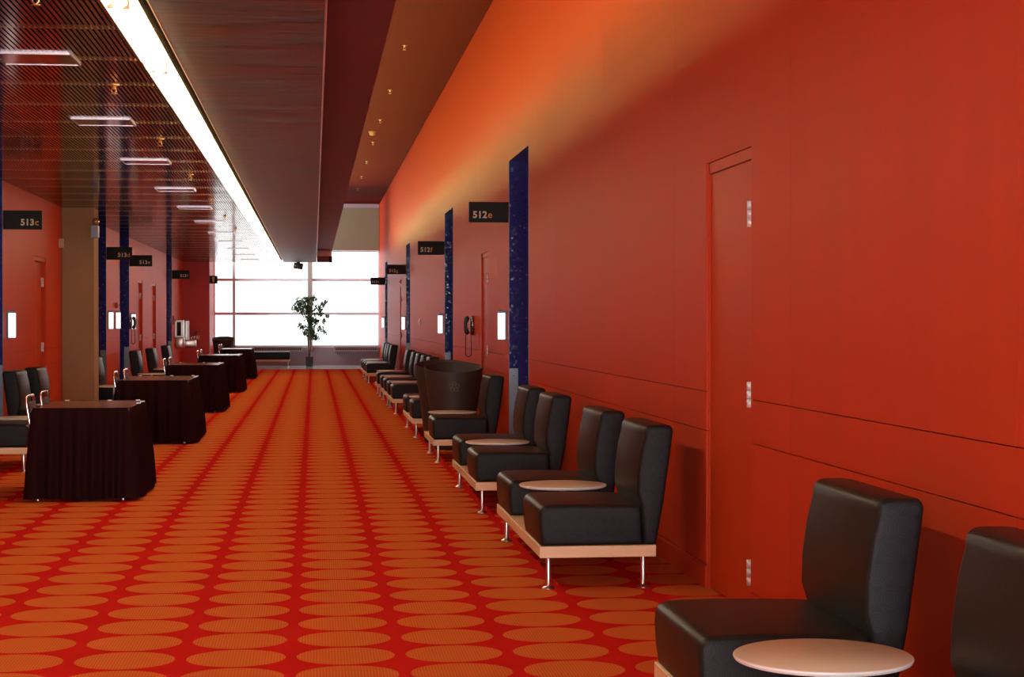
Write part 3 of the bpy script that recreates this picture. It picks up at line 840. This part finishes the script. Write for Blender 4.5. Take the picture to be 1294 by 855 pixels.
p0 = phone(); p0.location = (XR, 22.35, 1.34); p0.rotation_euler = (0, 0, PI); p0['label'] = 'black wall telephone with looped cord on the right wall near the brown tub'
dup(p0, (XL, 33.72+.12, 1.36), 0, 'black wall telephone with hanging cord on the left wall')

# small wall devices
def device(name, label, cat, loc, size, m, knob=None):
    t = thing(name, label, cat, loc); sx, sy, sz = size
    b = bmesh.new(); x0, x1 = sorted((0, sx)); bbox(b, x0, x1, -sy/2, sy/2, 0, sz, .004, 2); obj('case', b, m, t)
    b = bmesh.new(); lathe(b, [(0, 0), (.016, 0), (.014, .02), (0, .024)], (0, 0, 0), 14, axis='X')
    if sx < 0: bmesh.ops.scale(b, vec=(-1, 1, 1), verts=b.verts[:])
    bmesh.ops.translate(b, vec=(sx, 0, sz*.5), verts=b.verts[:]); obj('knob', b, knob or M_chrome, t)
device('fire_strobe', 'small beige box on the left wall beside the concrete column', 'alarm', (XL, 24.62, 2.41), (.06, .09, .12), M_beige)
device('call_point', 'small red box above the right light of the left pair', 'alarm', (XL, 31.46, 1.62), (.05, .09, .10), M_redplastic)
device('thermostat', 'small pale plate on the right wall between the 512e and 512f lights', 'thermostat', (XR, 33.7, 1.31), (-.02, .08, .13), M_white2)
device('alarm_sounder', 'tiny round-knobbed red box high on the right wall near the 512g sign', 'alarm', (XR, 41.1, 2.27), (-.03, .10, .10), M_redplastic)
device('pull_station', 'dark red box on the left wall just before the steel fountain', 'alarm', (XL, 44.05, 1.30), (.05, .10, .22), M_ext)

# concrete column with its dome lamp
bm = bmesh.new(); bbox(bm, XL, -3.055, 24.85, 25.35, 0, ZL, .008, 1)
tag(obj('concrete_column', bm, M_concrete), 'square bare concrete column standing against the left wall', 'column')
t = thing('dome_lamp', 'amber ball on a small grey box near the top of the concrete column', 'lamp', (-3.045, 24.85, 2.55))
b = bmesh.new(); bbox(b, -.05, .05, -.06, -.001, 0, .18, .005); obj('box', b, M_greybox, t)
b = bmesh.new(); bbox(b, .05, .062, -.055, -.01, 0.01, .17, .002, 1); obj('side_panel', b, M_white2, t)
b = bmesh.new(); lathe(b, [(0, -.052)] + [(.052*math.cos(a), .052*math.sin(a)) for a in [(-7+k)*PI/16 for k in range(15)]] + [(0, .052)], (.02, -.05, .232), 24); obj('ball', b, M_amber, t)

# steel drinking fountain and extinguisher at the far left
t = thing('drinking_fountain', 'stainless steel drinking fountain with hood at the end of the left wall', 'drinking fountain', (XL, 44.7, 0))
b = bmesh.new(); bbox(b, 0, .20, 0, .50, .98, 1.02, .008); bbox(b, 0, .20, 0, .50, 1.36, 1.42, .012); bbox(b, 0, .05, 0, .50, 1.02, 1.36, .005); bbox(b, .15, .20, 0, .50, 1.02, 1.36, .008)
obj('hood', b, M_steel, t)
b = bmesh.new(); box(b, .05, .15, .05, .06, 1.02, 1.36); obj('back_panel', b, M_dark, t)
b = bmesh.new(); bbox(b, 0, .22, 0, .50, .70, .98, .03, 3); obj('basin', b, M_steel, t, smooth=50)
b = bmesh.new(); bbox(b, .20, .28, .75, 1.15, .90, 1.40, .015, 2); bbox(b, 0, .24, .9, 1.15, .90, 1.40, .01, 2); obj('rear_hood', b, M_steel, t)
b = bmesh.new(); bbox(b, 0, .46, .75, 1.2, .72, .90, .02, 3); obj('lower_basin', b, M_steel, t, smooth=50)
b = bmesh.new(); tube(b, [(.42, .85, .90), (.42, .85, .97), (.47, .85, .99), (.50, .85, .96)], .012, 8); tube(b, [(.36, .85, .90), (.36, .85, .98)], .012, 8); obj('bubbler', b, M_chrome, t)
t = thing('fire_extinguisher', 'red fire extinguisher with tan label hung on the deep red pier', 'fire extinguisher', (-3.12, 47.42, .83))
b = bmesh.new(); lathe(b, [(0, 0), (.055, 0), (.06, .02), (.06, .21), (.045, .245), (.02, .26), (.02, .275), (0, .275)], n=24); obj('cylinder', b, M_ext, t, smooth=50)
b = bmesh.new(); lathe(b, [(.0605, .07), (.0605, .17)], n=24); obj('label', b, M_label, t)
b = bmesh.new(); box(b, -.012, .012, -.05, .03, .27, .295); box(b, -.010, .010, -.06, .03, .305, .318); tube(b, [(.0, .0, .285), (-.06, -.01, .28), (-.085, -.01, .2), (-.08, -.01, .08)], .008, 8); obj('valve', b, M_black, t)

# ================================================================== SOFFIT END, CEILING ITEMS
t = thing('air_diffuser', 'pale ribbed box hanging at the window end of the plum soffit', 'air vent', (.235, 47.05, 0))
b = bmesh.new(); bbox(b, -.165, .235, -.06, .06, 3.13, 3.275, .004, 1)
for z in (3.15, 3.185, 3.22, 3.255): box(b, -.163, .233, -.070, -.06, z-.006, z+.006)
obj('ribbed_cover', b, M_white2, t)
b = bmesh.new(); bbox(b, -.16, .165, -.05, .05, 2.97, 3.13, .004, 1); obj('lower_box', b, M_purple, t)
b = bmesh.new(); bbox(b, .165, .25, -.04, .05, 2.96, 3.13, .004, 1); obj('side_box', b, M_dark, t)
t = thing('ceiling_speaker', 'black box hanging under the end of the bronze soffit in front of the window', 'speaker', (-.42, 47.2, ZL))
b = bmesh.new(); box(b, -.05, .05, -.03, .03, -.03, 0); obj('bracket', b, M_black, t)
b = bmesh.new(); bbox(b, -.125, .125, -.10, .10, -.19, -.03, .02, 2); bmesh.ops.rotate(b, cent=(0, 0, -.1), matrix=Matrix.Rotation(.14, 3, 'Y'), verts=b.verts[:]); obj('body', b, M_black, t, smooth=40)

t = thing('roller_shade', 'olive grey roller shade drawn over the top of the window', 'shade', (-.5, 54.85, 0))
b = bmesh.new(); box(b, -2.5, 2.53, -.004, .004, 3.60, 4.96); obj('cloth', b, M_shade, t)
b = bmesh.new(); bbox(b, -2.5, 2.53, -.05, .06, 4.94, ZH-.001, .004, 1); obj('headbox', b, M_lowwall, t)
b = bmesh.new(); bbox(b, -2.5, 2.53, -.012, .012, 3.575, 3.605, .004, 1); obj('hem_bar', b, M_mullg, t)

# convector heaters below the window
for xa, xb, lab in ((-2.4, -.36, 'slotted convector heater under the window left of the plant'), (.62, 2.0, 'slotted convector heater under the window right of the plant')):
    t = thing('convector_heater', lab, 'heater', ((xa+xb)/2, 54.87, 0)); hx = (xb-xa)/2
    b = bmesh.new(); bbox(b, -hx, hx, -.10, .125, .44, .60, .006, 1); obj('case', b, M_grille, t)
    b = bmesh.new(); box(b, -hx+.03, hx-.03, -.104, -.100, .475, .565)
    o = obj('slot_band', b, M_dark, t)
    b = bmesh.new(); k = -hx+.05
    while k < hx-.04: box(b, k, k+.012, -.110, -.104, .475, .565); k += .045
    obj('fins', b, M_grille, t)

# ================================================================== FICUS
t = thing('potted_ficus', 'tall sparse potted ficus standing in front of the window post', 'plant', (-.145, 53.5, 0))
b = bmesh.new(); lathe(b, [(0, 0), (.125, 0), (.145, .30), (.135, .30), (.125, .27), (0, .27)], n=4, smooth=False)
bmesh.ops.rotate(b, cent=(0, 0, 0), matrix=Matrix.Rotation(PI/4, 3, 'Z'), verts=b.verts[:]); bmesh.ops.scale(b, vec=(1.15, 1.15, 1), verts=b.verts[:]); obj('pot', b, M_black, t)
rnd = random.Random(11)
b = bmesh.new(); tips = []
for (dx, dy, h) in ((-.02, 0, 1.35), (.03, .03, 1.2), (-.05, .02, 1.1)):
    pts = [(dx*.3, dy, .26), (dx + rnd.uniform(-.02, .02), dy, .6), (dx*1.5, dy, .95), (dx*2, dy, h)]
    tube(b, pts, [.014, .012, .010, .006], 7)
    tips.append(pts[-1])
blobs = [(-.42, 0, 1.78, .17), (-.30, .05, 1.92, .18), (-.20, -.05, 1.72, .20), (-.05, 0, 2.0, .18), (0, 0, 1.75, .22), (.02, 0, 1.45, .22), (.05, .03, 1.2, .20),
         (.05, 0, .98, .18), (.18, 0, .86, .14), (.30, 0, 1.75, .13), (.42, .03, 1.88, .11), (.35, -.04, 1.60, .13), (.33, 0, 1.12, .13), (.45, 0, 1.35, .09),
         (-.25, 0, 1.18, .14), (.12, .08, 2.05, .12), (.50, 0, 1.95, .06), (.55, 0, 1.5, .06), (.48, 0, 1.0, .08), (-.12, 0, 1.0, .12), (.22, 0, 1.35, .10)]
for (x, y, z, r) in blobs:
    s = (0, 0, max(.8, min(z-.25, 1.3)))
    tube(b, [s, ((s[0]+x)/2, y/2, (s[2]+z)/2+.05), (x, y, z)], [.006, .0045, .002], 5)
obj('stem', b, M_bark, t)
b = bmesh.new()
for (x, y, z, r) in blobs:
    for k in range(int(4200*r*r) + 14):
        d = Vector((rnd.gauss(0, 1), rnd.gauss(0, 1), rnd.gauss(0, 1))); d.normalize(); d *= r*rnd.random()**.5
        c = Vector((x, y, z)) + d
        M = Matrix.Translation(c) @ Matrix.Rotation(rnd.uniform(0, 6.28), 4, 'Z') @ Matrix.Rotation(rnd.uniform(.2, 1.5), 4, 'X')
        L_, W_ = rnd.uniform(.07, .11), rnd.uniform(.018, .027)
        v = [b.verts.new(M @ Vector(p)) for p in ((0, 0, 0), (W_, L_*.45, .004), (0, L_, -.008), (-W_, L_*.45, .004), (0, L_*.5, -.004))]
        b.faces.new((v[0], v[1], v[4])); b.faces.new((v[1], v[2], v[4])); b.faces.new((v[2], v[3], v[4])); b.faces.new((v[3], v[0], v[4]))
obj('foliage', b, M_leaf, t, recalc=False)
